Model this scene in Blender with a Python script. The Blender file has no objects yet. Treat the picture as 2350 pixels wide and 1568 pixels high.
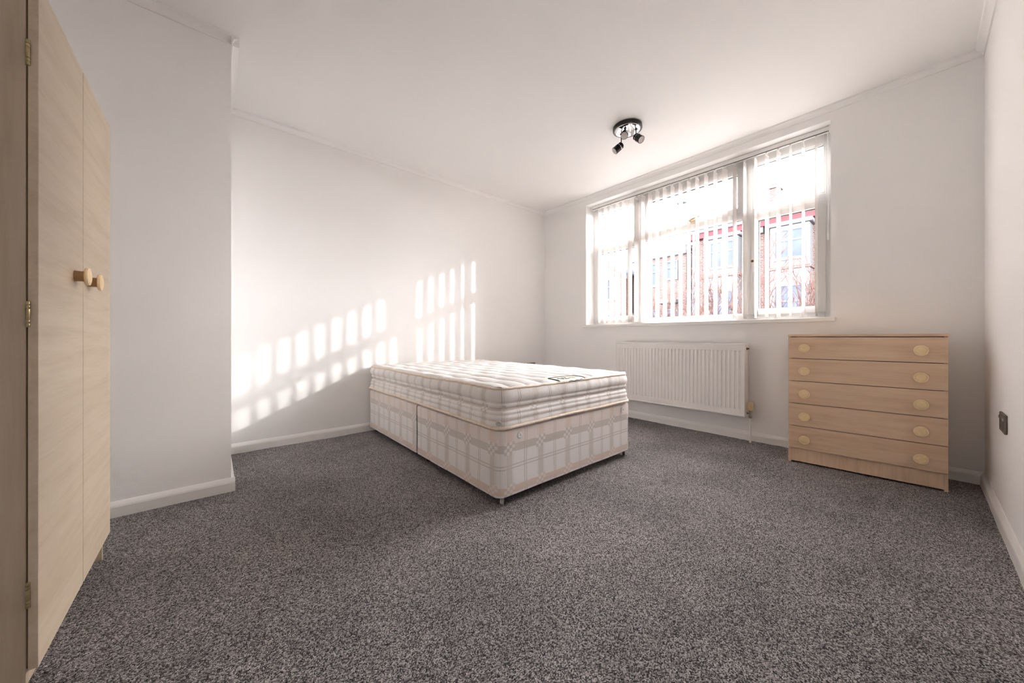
import bpy, bmesh, math, random
from mathutils import Vector, Matrix, noise

SC = bpy.context.scene
COL = SC.collection
RNG = random.Random(7)

# ------------------------------------------------------------------ camera
EYE = 0.86
YAW = 0.7092
FPX = 800.0
cam_data = bpy.data.cameras.new('camera')
cam = bpy.data.objects.new('camera', cam_data)
COL.objects.link(cam)
cam.location = (0, 0, EYE)
cam.rotation_euler = (math.pi / 2, 0, -YAW)
cam_data.sensor_fit = 'HORIZONTAL'
cam_data.sensor_width = 36.0
cam_data.lens = 36.0 * FPX / 2350.0
cam_data.shift_y = -10.3 / 2350.0
cam_data.clip_start = 0.02
cam_data.clip_end = 400
SC.camera = cam

# ------------------------------------------------------------------ sky, sun, exposure
world = bpy.data.worlds.new('sky')
SC.world = world
world.use_nodes = True
# CIE style sky luminance (hazy, brighter towards the sun), sun low over the street; pale, hazy colour
SUN_DIR = Vector((-1.0, 0.61, -0.462)).normalized()


def make_sky(strength, near, far):
    t = world.node_tree
    bg = t.nodes['Background']

    def m(op, a, b=0.0, clamp=False):
        nd = t.nodes.new('ShaderNodeMath')
        nd.operation = op
        nd.use_clamp = clamp
        for i, v in enumerate((a, b)):
            if isinstance(v, bpy.types.NodeSocket):
                t.links.new(v, nd.inputs[i])
            else:
                nd.inputs[i].default_value = v
        return nd.outputs[0]
    tc = t.nodes.new('ShaderNodeTexCoord')
    nrm = t.nodes.new('ShaderNodeVectorMath')
    nrm.operation = 'NORMALIZE'
    t.links.new(tc.outputs['Generated'], nrm.inputs[0])
    dot = t.nodes.new('ShaderNodeVectorMath')
    dot.operation = 'DOT_PRODUCT'
    t.links.new(nrm.outputs[0], dot.inputs[0])
    dot.inputs[1].default_value = -SUN_DIR
    cosg = m('MINIMUM', m('MAXIMUM', dot.outputs['Value'], -1.0), 1.0)
    gam = m('ARCCOSINE', cosg)
    c, d, e = 3.0, -2.2, 0.25
    f = m('ADD', m('ADD', m('MULTIPLY', m('EXPONENT', m('MULTIPLY', gam, d)), c), 1 - c * math.exp(d * math.pi / 2)),
          m('MULTIPLY', m('MULTIPLY', cosg, cosg), e))
    sep = t.nodes.new('ShaderNodeSeparateXYZ')
    t.links.new(nrm.outputs[0], sep.inputs[0])
    el = m('MAXIMUM', m('ABSOLUTE', sep.outputs[2]), 0.01)
    phi = m('SUBTRACT', 1.0, m('EXPONENT', m('DIVIDE', -0.32, el)))
    lum = m('MULTIPLY', f, phi)
    mix = t.nodes.new('ShaderNodeMix')
    mix.data_type = 'RGBA'
    t.links.new(m('MULTIPLY', m('ADD', cosg, 1.0), 0.5), mix.inputs[0])
    mix.inputs[6].default_value = (*far, 1)
    mix.inputs[7].default_value = (*near, 1)
    t.links.new(mix.outputs[2], bg.inputs[0])
    t.links.new(m('MULTIPLY', lum, strength), bg.inputs[1])


make_sky(6.9, (1.0, 0.955, 0.968), (0.92, 0.94, 1.0))

sun_data = bpy.data.lights.new('sun', 'SUN')
sun_data.energy = 1.2
sun_data.angle = math.radians(0.75)
sun_data.color = (1.0, 0.955, 0.92)
sun = bpy.data.objects.new('sun', sun_data)
COL.objects.link(sun)
sun.rotation_euler = SUN_DIR.to_track_quat('-Z', 'Y').to_euler()
sun.location = (30, -18, 16)

portal_data = bpy.data.lights.new('window_portal', 'AREA')
portal_data.shape = 'RECTANGLE'
portal_data.size = 2.16
portal_data.size_y = 1.42
portal_data.cycles.is_portal = True
portal = bpy.data.objects.new('window_portal', portal_data)
COL.objects.link(portal)
portal.location = (3.66, 1.504, 1.72)
portal.rotation_euler = Vector((-1, 0, 0)).to_track_quat('-Z', 'Z').to_euler()

SC.view_settings.view_transform = 'Standard'
SC.view_settings.look = 'None'
SC.view_settings.gamma = 1.0
SC.view_settings.use_curve_mapping = False
SC.view_settings.exposure = 2.4
try:
    SC.cycles.use_denoising = True
    SC.cycles.max_bounces = 14
    SC.cycles.diffuse_bounces = 8
    SC.cycles.transparent_max_bounces = 16
    SC.cycles.caustics_reflective = False
    SC.cycles.caustics_refractive = False
    SC.cycles.sample_clamp_indirect = 6.0
except Exception:
    pass

# ------------------------------------------------------------------ room measures (metres)
XW, YL, YB, XB, YR, XR = 3.3976, 3.286, 2.504, 0.078, -0.251, -0.86
CEIL = 2.531
WY0, WY1, WZ0, WZ1 = 0.413, 2.595, 1.003, 2.436     # window opening


# ------------------------------------------------------------------ node helpers
class G:
    """tiny helper around a node tree"""
    def __init__(s, name):
        s.m = bpy.data.materials.new(name)
        s.m.use_nodes = True
        s.t = s.m.node_tree
        s.b = s.t.nodes['Principled BSDF']
        s.out = s.t.nodes['Material Output']

    def n(s, typ, **kw):
        nd = s.t.nodes.new(typ)
        for k, v in kw.items():
            setattr(nd, k, v)
        return nd

    def l(s, a, b):
        s.t.links.new(a, b)

    def set(s, sock, v):
        if hasattr(v, 'is_linked') or isinstance(v, bpy.types.NodeSocket):
            s.l(v, sock)
        else:
            sock.default_value = v

    def math(s, op, a, b=0.0, c=None, clamp=False):
        nd = s.n('ShaderNodeMath', operation=op)
        nd.use_clamp = clamp
        s.set(nd.inputs[0], a)
        s.set(nd.inputs[1], b)
        if c is not None:
            s.set(nd.inputs[2], c)
        return nd.outputs[0]

    def mix(s, f, a, b, blend='MIX'):
        nd = s.n('ShaderNodeMix', data_type='RGBA', blend_type=blend)
        s.set(nd.inputs[0], f)
        s.set(nd.inputs[6], a if isinstance(a, bpy.types.NodeSocket) else (*a, 1))
        s.set(nd.inputs[7], b if isinstance(b, bpy.types.NodeSocket) else (*b, 1))
        return nd.outputs[2]

    def coords(s, kind='Object', scale=(1, 1, 1), rot=(0, 0, 0)):
        tc = s.n('ShaderNodeTexCoord')
        mp = s.n('ShaderNodeMapping')
        mp.inputs['Scale'].default_value = scale
        mp.inputs['Rotation'].default_value = rot
        s.l(tc.outputs[kind], mp.inputs[0])
        return mp.outputs[0]

    def noise(s, vec, scale=5, detail=2, rough=0.5):
        nd = s.n('ShaderNodeTexNoise')
        nd.inputs['Scale'].default_value = scale
        nd.inputs['Detail'].default_value = detail
        nd.inputs['Roughness'].default_value = rough
        s.l(vec, nd.inputs['Vector'])
        return nd.outputs[0]

    def ramp(s, fac, stops):
        nd = s.n('ShaderNodeValToRGB')
        e = nd.color_ramp.elements
        while len(e) < len(stops):
            e.new(0.5)
        for el, (p, c) in zip(e, stops):
            el.position = p
            el.color = (*c, 1)
        s.l(fac, nd.inputs[0])
        return nd.outputs[0]

    def bump(s, h, strength=0.2, dist=0.002):
        nd = s.n('ShaderNodeBump')
        nd.inputs['Strength'].default_value = strength
        nd.inputs['Distance'].default_value = dist
        s.l(h, nd.inputs['Height'])
        s.l(nd.outputs[0], s.b.inputs['Normal'])

    def base(s, c):
        s.set(s.b.inputs['Base Color'], c if isinstance(c, bpy.types.NodeSocket) else (*c, 1))

    def rough(s, r):
        s.set(s.b.inputs['Roughness'], r)

    def spec(s, v):
        s.b.inputs['Specular IOR Level'].default_value = v


def simple(name, col, rough=0.5, metal=0.0, spec=0.5, var=0.06, vscale=30):
    g = G(name)
    n = g.noise(g.coords(), vscale, 3)
    lo = tuple(max(0, c * (1 - var)) for c in col)
    hi = tuple(min(1, c * (1 + var)) for c in col)
    g.base(g.ramp(n, [(0.3, lo), (0.7, hi)]))
    g.rough(rough)
    g.b.inputs['Metallic'].default_value = metal
    g.spec(spec)
    return g.m


def paint(name, col, bump=0.12):
    g = G(name)
    v = g.coords()
    big = g.noise(v, 1.3, 2)
    g.base(g.ramp(big, [(0.3, tuple(c * 0.985 for c in col)), (0.7, col)]))
    g.rough(0.75)
    g.spec(0.25)
    fine = g.noise(v, 220, 2)
    mid = g.noise(v, 28, 2)
    g.bump(g.math('ADD', g.math('MULTIPLY', mid, 0.8), g.math('MULTIPLY', fine, 0.5)), bump, 0.0018)
    return g.m


def wood(name, c0, c1, c2, axis='z', rough=0.42):
    """laminate with grain running along the given local axis"""
    g = G(name)
    sc = {'x': (1.0, 16, 16), 'y': (16, 1.0, 16), 'z': (16, 16, 1.0)}[axis]
    v = g.coords('Object', sc)
    a = g.noise(v, 2.2, 6, 0.62)
    b = g.noise(v, 9.0, 4, 0.6)
    w = g.noise(g.coords('Object', tuple(k * 0.25 for k in sc)), 1.6, 2)
    f = g.math('ADD', g.math('MULTIPLY', a, 0.55), g.math('ADD', g.math('MULTIPLY', b, 0.2), g.math('MULTIPLY', w, 0.3)))
    g.base(g.ramp(f, [(0.38, c0), (0.53, c1), (0.68, c2)]))
    g.rough(rough)
    g.spec(0.35)
    g.bump(b, 0.05, 0.0005)
    return g.m


M = {}
M['wall'] = paint('wall_paint', (0.90, 0.89, 0.88))
M['ceiling'] = paint('ceiling_paint', (0.895, 0.885, 0.875), 0.06)
M['trim'] = simple('white_gloss_trim', (0.86, 0.845, 0.825), 0.35, var=0.02, vscale=6)
M['upvc'] = simple('white_upvc', (0.80, 0.80, 0.79), 0.3, var=0.015, vscale=4)
M['rail'] = simple('white_aluminium_rail', (0.88, 0.87, 0.85), 0.4, var=0.02)
M['slot'] = simple('dark_slot', (0.16, 0.155, 0.15), 0.6)
M['gasket'] = simple('grey_rubber_gasket', (0.10, 0.10, 0.10), 0.6)
M['brass'] = simple('aged_brass', (0.40, 0.33, 0.18), 0.35, 1.0, var=0.2, vscale=90)
M['handle'] = simple('tan_worn_handle', (0.46, 0.36, 0.24), 0.4, var=0.2, vscale=60)
M['chrome'] = simple('chrome', (0.62, 0.60, 0.58), 0.12, 1.0, var=0.05)
M['plate_chrome'] = simple('mirror_chrome_plate', (0.70, 0.70, 0.70), 0.05, 1.0, var=0.02)
M['black_chrome'] = simple('black_chrome', (0.035, 0.032, 0.03), 0.22, 0.6, var=0.1)
M['bulb'] = simple('frosted_bulb_glass', (0.62, 0.58, 0.55), 0.35, var=0.1, vscale=120)
M['bulb_rim'] = simple('pale_bulb_rim', (0.72, 0.70, 0.68), 0.3)
M['bronze'] = simple('dark_bronze_plate', (0.20, 0.17, 0.145), 0.4, 0.5, var=0.12)
M['socket_insert'] = simple('black_socket_insert', (0.07, 0.06, 0.052), 0.4)
M['rad'] = simple('white_radiator_enamel', (0.83, 0.81, 0.79), 0.35, var=0.015, vscale=5)
M['rust'] = simple('rusty_brass', (0.22, 0.12, 0.05), 0.6, 0.5, var=0.4, vscale=150)
M['cream'] = simple('yellowed_cream_plastic', (0.72, 0.56, 0.33), 0.4, var=0.08)
M['knob'] = simple('pale_beech_knob', (0.90, 0.70, 0.41), 0.4, var=0.05, vscale=60)
M['knob_stem'] = simple('brown_beech_stem', (0.42, 0.25, 0.11), 0.45, var=0.08, vscale=60)
M['knob_groove'] = simple('knob_groove_shade', (0.55, 0.40, 0.22), 0.6)
M['castor'] = simple('grey_castor_plastic', (0.55, 0.55, 0.52), 0.4)
M['castor_dark'] = simple('dark_castor_steel', (0.05, 0.045, 0.04), 0.4, 0.5)
M['tape'] = simple('peach_edge_tape', (0.82, 0.69, 0.575), 0.7, var=0.10, vscale=60)
M['underside_and_gap'] = simple('dark_underside_and_gap_shade', (0.06, 0.055, 0.05), 0.9)  # underside cloth; also colours in the shade between the divan halves
OAK = ((0.66, 0.455, 0.305), (0.765, 0.555, 0.385), (0.82, 0.62, 0.45))
MAPLE = ((0.50, 0.40, 0.285), (0.575, 0.475, 0.355), (0.62, 0.525, 0.405))
M['oak_h'] = wood('oak_laminate_horizontal', *OAK, axis='y')
M['oak_v'] = wood('oak_laminate_vertical', *OAK, axis='z')
M['maple_h'] = wood('maple_laminate_horizontal', *MAPLE, axis='y')
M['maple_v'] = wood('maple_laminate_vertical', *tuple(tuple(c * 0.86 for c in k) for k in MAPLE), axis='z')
M['edge_and_shade'] = simple('brown_edge_and_gap_shade', (0.16, 0.10, 0.06), 0.8)  # brown edge banding; also colours in shade behind drawers and doors


def make_carpet():
    g = G('grey_twist_carpet')
    v = g.coords()
    vo = g.n('ShaderNodeTexVoronoi')
    vo.inputs['Scale'].default_value = 320
    g.l(v, vo.inputs['Vector'])
    cell = g.n('ShaderNodeSeparateColor')
    g.l(vo.outputs['Color'], cell.inputs[0])
    n1 = g.noise(v, 245, 2, 0.6)
    n2 = g.noise(v, 420, 1)
    f = g.math('ADD', g.math('MULTIPLY', cell.outputs[0], 0.55), g.math('MULTIPLY', n1, 0.6))
    col = g.ramp(f, [(0.34, (0.040, 0.037, 0.039)), (0.50, (0.150, 0.139, 0.140)), (0.66, (0.34, 0.317, 0.318)), (0.84, (0.58, 0.545, 0.54))])
    wear = g.noise(v, 1.7, 4, 0.6)
    g.base(g.mix(1.0, col, g.ramp(wear, [(0.32, (0.68, 0.69, 0.70)), (0.55, (0.94, 0.93, 0.925)), (0.72, (1.06, 1.04, 1.03))]), 'MULTIPLY'))
    g.rough(0.95)
    g.spec(0.1)
    h = g.math('ADD', g.math('MULTIPLY', vo.outputs['Distance'], -1.0), g.math('MULTIPLY', n2, 0.5))
    g.bump(h, 0.75, 0.003)
    return g.m


M['carpet'] = make_carpet()


def plaid(name, period, wide, offs, zb, thin_h, top_pink, base, grey, pink):
    """woven check; u = metres along the side, v = height in metres.
    zb: list of (z0, z1, colour index 0 grey / 1 pink); thin_h: list of (z0, z1)"""
    g = G(name)
    tc = g.n('ShaderNodeTexCoord')
    sep = g.n('ShaderNodeSeparateXYZ')
    g.l(tc.outputs['UV'], sep.inputs[0])
    u, v = sep.outputs[0], sep.outputs[1]
    wob = g.noise(tc.outputs['Object'], 9, 1)
    u = g.math('ADD', u, g.math('MULTIPLY', g.math('SUBTRACT', wob, 0.5), 0.008))

    def band(x, a, b):
        return g.math('MULTIPLY', g.math('GREATER_THAN', x, a), g.math('LESS_THAN', x, b))
    ph = g.math('FLOORED_MODULO', g.math('SUBTRACT', u, offs - period / 2), period)
    c = period / 2
    wv = band(ph, c - wide / 2, c + wide / 2)
    q = g.math('FLOORED_MODULO', g.math('ADD', ph, period / 2), period)
    tv = g.math('ADD', band(q, c - 0.0105, c - 0.0035), band(q, c + 0.0035, c + 0.0105))
    tv2 = g.math('MULTIPLY', g.math('ADD', band(ph, c - wide / 2 - 0.009, c - wide / 2 - 0.005), band(ph, c + wide / 2 + 0.005, c + wide / 2 + 0.009)), 0.45)
    col = g.mix(0.0, base, base)
    if top_pink:
        col = g.mix(g.math('MULTIPLY', g.math('GREATER_THAN', v, top_pink), 0.75), col, tuple(0.5 * (a + b) for a, b in zip(base, pink)))
    col = g.mix(g.math('MULTIPLY', tv, 0.72), col, grey)
    col = g.mix(tv2, col, grey)
    for a, b in thin_h:
        col = g.mix(g.math('MULTIPLY', band(v, a, b), 0.72), col, grey)
    col = g.mix(g.math('MULTIPLY', wv, 0.68), col, grey if not top_pink else g.mix(g.math('GREATER_THAN', v, top_pink), grey, pink))
    for a, b, k in zb:
        hb = band(v, a, b)
        cc = pink if k else grey
        col = g.mix(g.math('MULTIPLY', hb, 0.85), col, cc)
        # basket-weave checks where the bands cross
        cx = g.math('FLOORED_MODULO', g.math('FLOOR', g.math('DIVIDE', g.math('SUBTRACT', ph, c - wide * 0.9), wide * 0.45)), 2.0)
        cz = g.math('FLOORED_MODULO', g.math('FLOOR', g.math('DIVIDE', g.math('SUBTRACT', v, a - 0.012), (b - a + 0.024) / 4)), 2.0)
        ck = g.math('ABSOLUTE', g.math('SUBTRACT', cx, cz))
        zone = g.math('MULTIPLY', band(ph, c - wide * 0.9, c + wide * 0.9), band(v, a - 0.012, b + 0.012))
        col = g.mix(g.math('MULTIPLY', zone, 0.75), col, g.mix(ck, cc, base))
    weave = g.noise(g.coords('Object', (1, 1, 1)), 600, 1)
    g.base(g.mix(0.12, col, g.ramp(weave, [(0.3, (0.3, 0.28, 0.27)), (0.7, (1, 1, 1))]), 'MULTIPLY'))
    g.rough(0.6)
    g.spec(0.3)
    g.b.inputs['Sheen Weight'].default_value = 0.15
    g.bump(g.noise(g.coords(), 14, 3), 0.25, 0.01)
    return g.m


CREAM = (0.89, 0.855, 0.845)
GREYB = (0.635, 0.58, 0.535)
PINKB = (0.77, 0.63, 0.545)
M['plaid_base'] = plaid('check_divan_fabric', 0.2285, 0.04, 0.072,
                        [(0.268, 0.31, 0), (0.058, 0.094, 1)], [(0.181, 0.188), (0.197, 0.204)], 0.31, CREAM, GREYB, PINKB)
M['plaid_mattress'] = plaid('check_mattress_fabric', 0.234, 0.036, 0.25,
                            [(0.484, 0.500, 0)], [(0.435, 0.438)], None, (0.88, 0.85, 0.825), (0.65, 0.595, 0.545), PINKB)


def make_top_fabric():
    g = G('quilted_top_fabric')
    v = g.coords()
    sep = g.n('ShaderNodeSeparateXYZ')
    g.l(v, sep.inputs[0])
    def stripes(x, p, w):
        return g.math('LESS_THAN', g.math('FLOORED_MODULO', x, p), w)
    a = stripes(sep.outputs[0], 0.117, 0.012)
    b = stripes(sep.outputs[1], 0.117, 0.012)
    f = g.math('MULTIPLY', g.math('MAXIMUM', a, b), 0.35)
    g.base(g.mix(f, (0.80, 0.78, 0.76), (0.64, 0.60, 0.555)))
    g.rough(0.65)
    g.spec(0.25)
    g.bump(g.noise(v, 35, 3), 0.3, 0.004)
    return g.m


M['top_fabric'] = make_top_fabric()
M['badge'] = simple('cream_badge_cloth', (0.72, 0.68, 0.58), 0.7, var=0.05)
M['badge_dark'] = simple('dark_green_embroidery', (0.045, 0.07, 0.075), 0.7, var=0.2, vscale=300)
M['badge_gold'] = simple('pale_gold_embroidery', (0.62, 0.54, 0.36), 0.7, var=0.2, vscale=200)


def make_vane():
    g = G('white_vane_fabric')
    v = g.coords('Object', (1, 1, 1))
    n = g.noise(v, 300, 2)
    c = g.ramp(n, [(0.3, (0.80, 0.77, 0.75)), (0.7, (0.87, 0.845, 0.825))])
    d = g.n('ShaderNodeBsdfDiffuse')
    t = g.n('ShaderNodeBsdfTranslucent')
    g.l(c, d.inputs[0])
    g.l(c, t.inputs[0])
    mx = g.n('ShaderNodeMixShader')
    mx.inputs[0].default_value = 0.24
    g.l(d.outputs[0], mx.inputs[1])
    g.l(t.outputs[0], mx.inputs[2])
    g.l(mx.outputs[0], g.out.inputs[0])
    return g.m


M['vane'] = make_vane()


def make_glass():
    g = G('clear_window_glass')
    tr = g.n('ShaderNodeBsdfTransparent')
    tr.inputs[0].default_value = (0.96, 0.965, 0.96, 1)
    gl = g.n('ShaderNodeBsdfGlossy')
    gl.inputs['Roughness'].default_value = 0.02
    lw = g.n('ShaderNodeLayerWeight')
    lw.inputs[0].default_value = 0.12
    mx = g.n('ShaderNodeMixShader')
    g.l(g.math('MULTIPLY', lw.outputs['Fresnel'], 0.6), mx.inputs[0])
    g.l(tr.outputs[0], mx.inputs[1])
    g.l(gl.outputs[0], mx.inputs[2])
    g.l(mx.outputs[0], g.out.inputs[0])
    return g.m


M['glass'] = make_glass()


def make_brick():
    g = G('pale_red_brick')
    v = g.coords('Object')
    sw = g.n('ShaderNodeSeparateXYZ')
    g.l(v, sw.inputs[0])
    cm = g.n('ShaderNodeCombineXYZ')
    g.l(g.math('ADD', sw.outputs[0], sw.outputs[1]), cm.inputs[0])
    g.l(sw.outputs[2], cm.inputs[1])
    br = g.n('ShaderNodeTexBrick')
    br.inputs['Scale'].default_value = 1.0
    br.inputs['Brick Width'].default_value = 0.225
    br.inputs['Row Height'].default_value = 0.075
    br.inputs['Mortar Size'].default_value = 0.008
    br.inputs['Color1'].default_value = (0.070, 0.037, 0.033, 1)
    br.inputs['Color2'].default_value = (0.10, 0.061, 0.055, 1)
    br.inputs['Mortar'].default_value = (0.15, 0.135, 0.128, 1)
    g.l(cm.outputs[0], br.inputs['Vector'])
    g.base(br.outputs[0])
    g.rough(0.95)
    g.spec(0.04)
    return g.m


M['brick'] = make_brick()
M['slate'] = simple('blue_grey_slate', (0.075, 0.083, 0.105), 0.8, spec=0.04, var=0.25, vscale=3)
M['red_wood'] = simple('red_painted_timber', (0.105, 0.027, 0.031), 0.7, spec=0.05, var=0.08, vscale=2)
M['ext_white'] = simple('exterior_white_paint', (0.10, 0.10, 0.104), 0.7, spec=0.05, var=0.04, vscale=2)
M['ext_pane'] = simple('dark_blue_house_pane', (0.048, 0.057, 0.083), 0.5, spec=0.10, var=0.25, vscale=1.5)
M['bark'] = simple('pale_brown_bark', (0.08, 0.05, 0.04), 0.9, spec=0.05, var=0.25, vscale=8)
M['twig'] = simple('reddish_twig', (0.076, 0.046, 0.04), 0.9, spec=0.05, var=0.3, vscale=6)
M['lamp_steel'] = simple('grey_lamp_steel', (0.07, 0.078, 0.092), 0.7, 0.0, 0.1)
M['paving'] = simple('pale_street_paving', (0.16, 0.155, 0.15), 0.9, spec=0.1, var=0.1, vscale=2)


# ------------------------------------------------------------------ mesh helpers
def tag(o, label=None, cat=None, group=None, kind=None):
    if label:
        o['label'] = label
    if cat:
        o['category'] = cat
    if group:
        o['group'] = group
    if kind:
        o['kind'] = kind
    return o


def link(name, me, mat=None, parent=None):
    o = bpy.data.objects.new(name, me)
    COL.objects.link(o)
    if mat is not None:
        mats = mat if isinstance(mat, (list, tuple)) else [mat]
        for m in mats:
            if me.materials.find(m.name) < 0:
                me.materials.append(m)
    if parent is not None:
        o.parent = parent
    return o


def obj(name, bm, mat=None, parent=None, smooth=False, loc=None, rot=None):
    bmesh.ops.recalc_face_normals(bm, faces=bm.faces)
    me = bpy.data.meshes.new(name)
    bm.to_mesh(me)
    bm.free()
    if smooth:
        for p in me.polygons:
            p.use_smooth = True
        if smooth != 'all':
            me.set_sharp_from_angle(angle=math.radians(40))
    o = link(name, me, mat, parent)
    if loc is not None:
        o.location = loc
    if rot is not None:
        o.rotation_euler = rot
    return o


def empty(name, loc=(0, 0, 0), rz=0.0):
    o = bpy.data.objects.new(name, None)
    COL.objects.link(o)
    o.location = loc
    o.rotation_euler = (0, 0, rz)
    o.empty_display_size = 0.1
    return o


def box(bm, x0, x1, y0, y1, z0, z1, bev=0.0, seg=1, mi=0):
    r = bmesh.ops.create_cube(bm, size=1.0)
    vs = r['verts']
    for v in vs:
        v.co = Vector((x0 + (v.co.x + 0.5) * (x1 - x0), y0 + (v.co.y + 0.5) * (y1 - y0), z0 + (v.co.z + 0.5) * (z1 - z0)))
    fs = set(f for v in vs for f in v.link_faces)
    for f in fs:
        f.material_index = mi
    if bev > 0:
        es = list(set(e for v in vs for e in v.link_edges))
        bmesh.ops.bevel(bm, geom=es, offset=bev, segments=seg, profile=0.5, affect='EDGES')
    return bm


def nbox(*a, **k):
    bm = bmesh.new()
    box(bm, *a, **k)
    return bm


def frame_of(d):
    d = d.normalized()
    up = Vector((0, 0, 1)) if abs(d.z) < 0.9 else Vector((1, 0, 0))
    a = d.cross(up).normalized()
    return a, a.cross(d).normalized()


def lathe(bm, prof, origin=(0, 0, 0), axis=(0, 0, 1), n=24, mi=0, closed=False):
    """prof: list of (radius, distance along axis)"""
    o, d = Vector(origin), Vector(axis).normalized()
    a, b = frame_of(d)
    rings = []
    for r, h in prof:
        if r < 1e-6:
            rings.append([bm.verts.new(o + d * h)])
        else:
            rings.append([bm.verts.new(o + d * h + a * (r * math.cos(2 * math.pi * i / n)) + b * (r * math.sin(2 * math.pi * i / n))) for i in range(n)])
    for p, q in zip(rings, rings[1:]):
        for i in range(n):
            j = (i + 1) % n
            if len(p) == 1 and len(q) == 1:
                continue
            if len(p) == 1:
                f = bm.faces.new((p[0], q[i], q[j]))
            elif len(q) == 1:
                f = bm.faces.new((p[i], p[j], q[0]))
            else:
                f = bm.faces.new((p[i], p[j], q[j], q[i]))
            f.material_index = mi
    for ring in (rings[0], rings[-1]):
        if len(ring) > 2 and not closed:
            f = bm.faces.new(ring)
            f.material_index = mi
    return bm


def tube(bm, pts, radii, n=8, closed=False, mi=0):
    pts = [Vector(p) for p in pts]
    if not isinstance(radii, (list, tuple)):
        radii = [radii] * len(pts)
    rings = []
    prev = None
    m = len(pts)
    for i, p in enumerate(pts):
        if closed:
            d = pts[(i + 1) % m] - pts[(i - 1) % m]
        else:
            d = pts[min(i + 1, m - 1)] - pts[max(i - 1, 0)]
        if d.length < 1e-9:
            d = Vector((0, 0, 1))
        d.normalize()
        if prev is None:
            a, b = frame_of(d)
        else:
            a = (prev - d * prev.dot(d))
            a = a.normalized() if a.length > 1e-6 else frame_of(d)[0]
            b = a.cross(d).normalized()
        prev = a
        rings.append([bm.verts.new(p + a * (radii[i] * math.cos(2 * math.pi * k / n)) + b * (radii[i] * math.sin(2 * math.pi * k / n))) for k in range(n)])
    seq = list(zip(rings, rings[1:]))
    if closed:
        seq.append((rings[-1], rings[0]))
    for p, q in seq:
        for k in range(n):
            j = (k + 1) % n
            bm.faces.new((p[k], p[j], q[j], q[k])).material_index = mi
    if not closed:
        bm.faces.new(rings[0]).material_index = mi
        bm.faces.new(list(reversed(rings[-1]))).material_index = mi
    return bm


def extrude_profile(bm, prof, p0, p1, out):
    """prism of the (outward, up) profile between two points; out = unit vector away from the wall"""
    p0, p1, out = Vector(p0), Vector(p1), Vector(out)
    A = [bm.verts.new(p0 + out * a + Vector((0, 0, h))) for a, h in prof]
    B = [bm.verts.new(p1 + out * a + Vector((0, 0, h))) for a, h in prof]
    k = len(prof)
    for i in range(k):
        j = (i + 1) % k
        bm.faces.new((A[i], A[j], B[j], B[i]))
    bm.faces.new(A)
    bm.faces.new(list(reversed(B)))
    return bm


def copy_tree(o, parent=None):
    c = o.copy()
    COL.objects.link(c)
    if parent is not None:
        c.parent = parent
    for ch in list(o.children):
        copy_tree(ch, c)
    return c


# ------------------------------------------------------------------ room shell
def struct(name, bm, mat, **k):
    return tag(obj(name, bm, mat, **k), kind='structure')


# carpeted floor: fine grid with a few millimetres of unevenness so its edge meets the skirting raggedly
def make_floor():
    bm = bmesh.new()
    nx, ny = 172, 142
    x0, x1, y0, y1 = XR - 0.1, XW + 0.05, YR - 0.05, YL + 0.05
    vs = []
    for i in range(nx + 1):
        for j in range(ny + 1):
            x = x0 + (x1 - x0) * i / nx
            y = y0 + (y1 - y0) * j / ny
            e = min(abs(x - XW + 0.016), abs(y - YL + 0.016), abs(y - YR - 0.016))
            w = max(0.0, 1 - e / 0.07)
            h = noise.noise(Vector((x * 3.1, y * 3.1, 0))) * 0.0015
            h += w * (noise.noise(Vector((x * 5, y * 5, 3))) * 0.006 + noise.noise(Vector((x * 19, y * 19, 9))) * 0.004)
            vs.append(bm.verts.new((x, y, h)))
    for i in range(nx):
        for j in range(ny):
            a = i * (ny + 1) + j
            bm.faces.new((vs[a], vs[a + ny + 1], vs[a + ny + 2], vs[a + 1]))
    return struct('floor', bm, M['carpet'], smooth='all')


make_floor()
struct('ceiling', nbox(XR - 0.1, XW + 0.27, YR - 0.1, YL + 0.1, CEIL, CEIL + 0.12), M['ceiling'])

bm = bmesh.new()
WT = 0.27
box(bm, XW, XW + WT, YR - 0.1, WY0, -0.05, CEIL)
box(bm, XW, XW + WT, WY1, YL + 0.1, -0.05, CEIL)
box(bm, XW, XW + WT, WY0, WY1, -0.05, WZ0 - 0.03)
box(bm, XW, XW + WT, WY0, WY1, WZ1, CEIL)
struct('wall_window', bm, M['wall'])
struct('wall_left', nbox(XB - 0.2, XW, YL, YL + 0.1, -0.05, CEIL), M['wall'])
struct('wall_right', nbox(XR - 0.1, XW, YR - 0.1, YR, -0.05, CEIL), M['wall'])
struct('wall_rear', nbox(XR - 0.1, XR, YR, YL, -0.05, CEIL), M['wall'])


def make_breast():
    """projecting wall with softly dented plaster and a filled patch near the skirting"""
    bm = bmesh.new()
    box(bm, XR, XB, YB + 0.004, YL + 0.1, -0.05, CEIL)
    nx, nz = 94, 120
    vs = {}
    for i in range(nx + 1):
        for k in range(nz + 1):
            x = XR + (XB - XR) * i / nx
            z = CEIL * k / nz
            d = noise.noise(Vector((x * 2.2, z * 2.2, 5))) * 0.0012
            px = min((x + 0.42) / 0.03, (-0.252 - x) / 0.03, (z - 0.07) / 0.03, (0.262 - z) / 0.03, 1)
            if px > 0:
                d += px * (0.0007 + noise.noise(Vector((x * 24, z * 24, 1))) * 0.0014)
            edge = min(i, nx - i, k, nz - k)
            y = YB - d * min(1, edge / 3)
            vs[i, k] = bm.verts.new((x, y, z))
    for i in range(nx):
        for k in range(nz):
            bm.faces.new((vs[i, k], vs[i + 1, k], vs[i + 1, k + 1], vs[i, k + 1]))
    return struct('wall_breast', bm, M['wall'])


make_breast()

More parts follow.
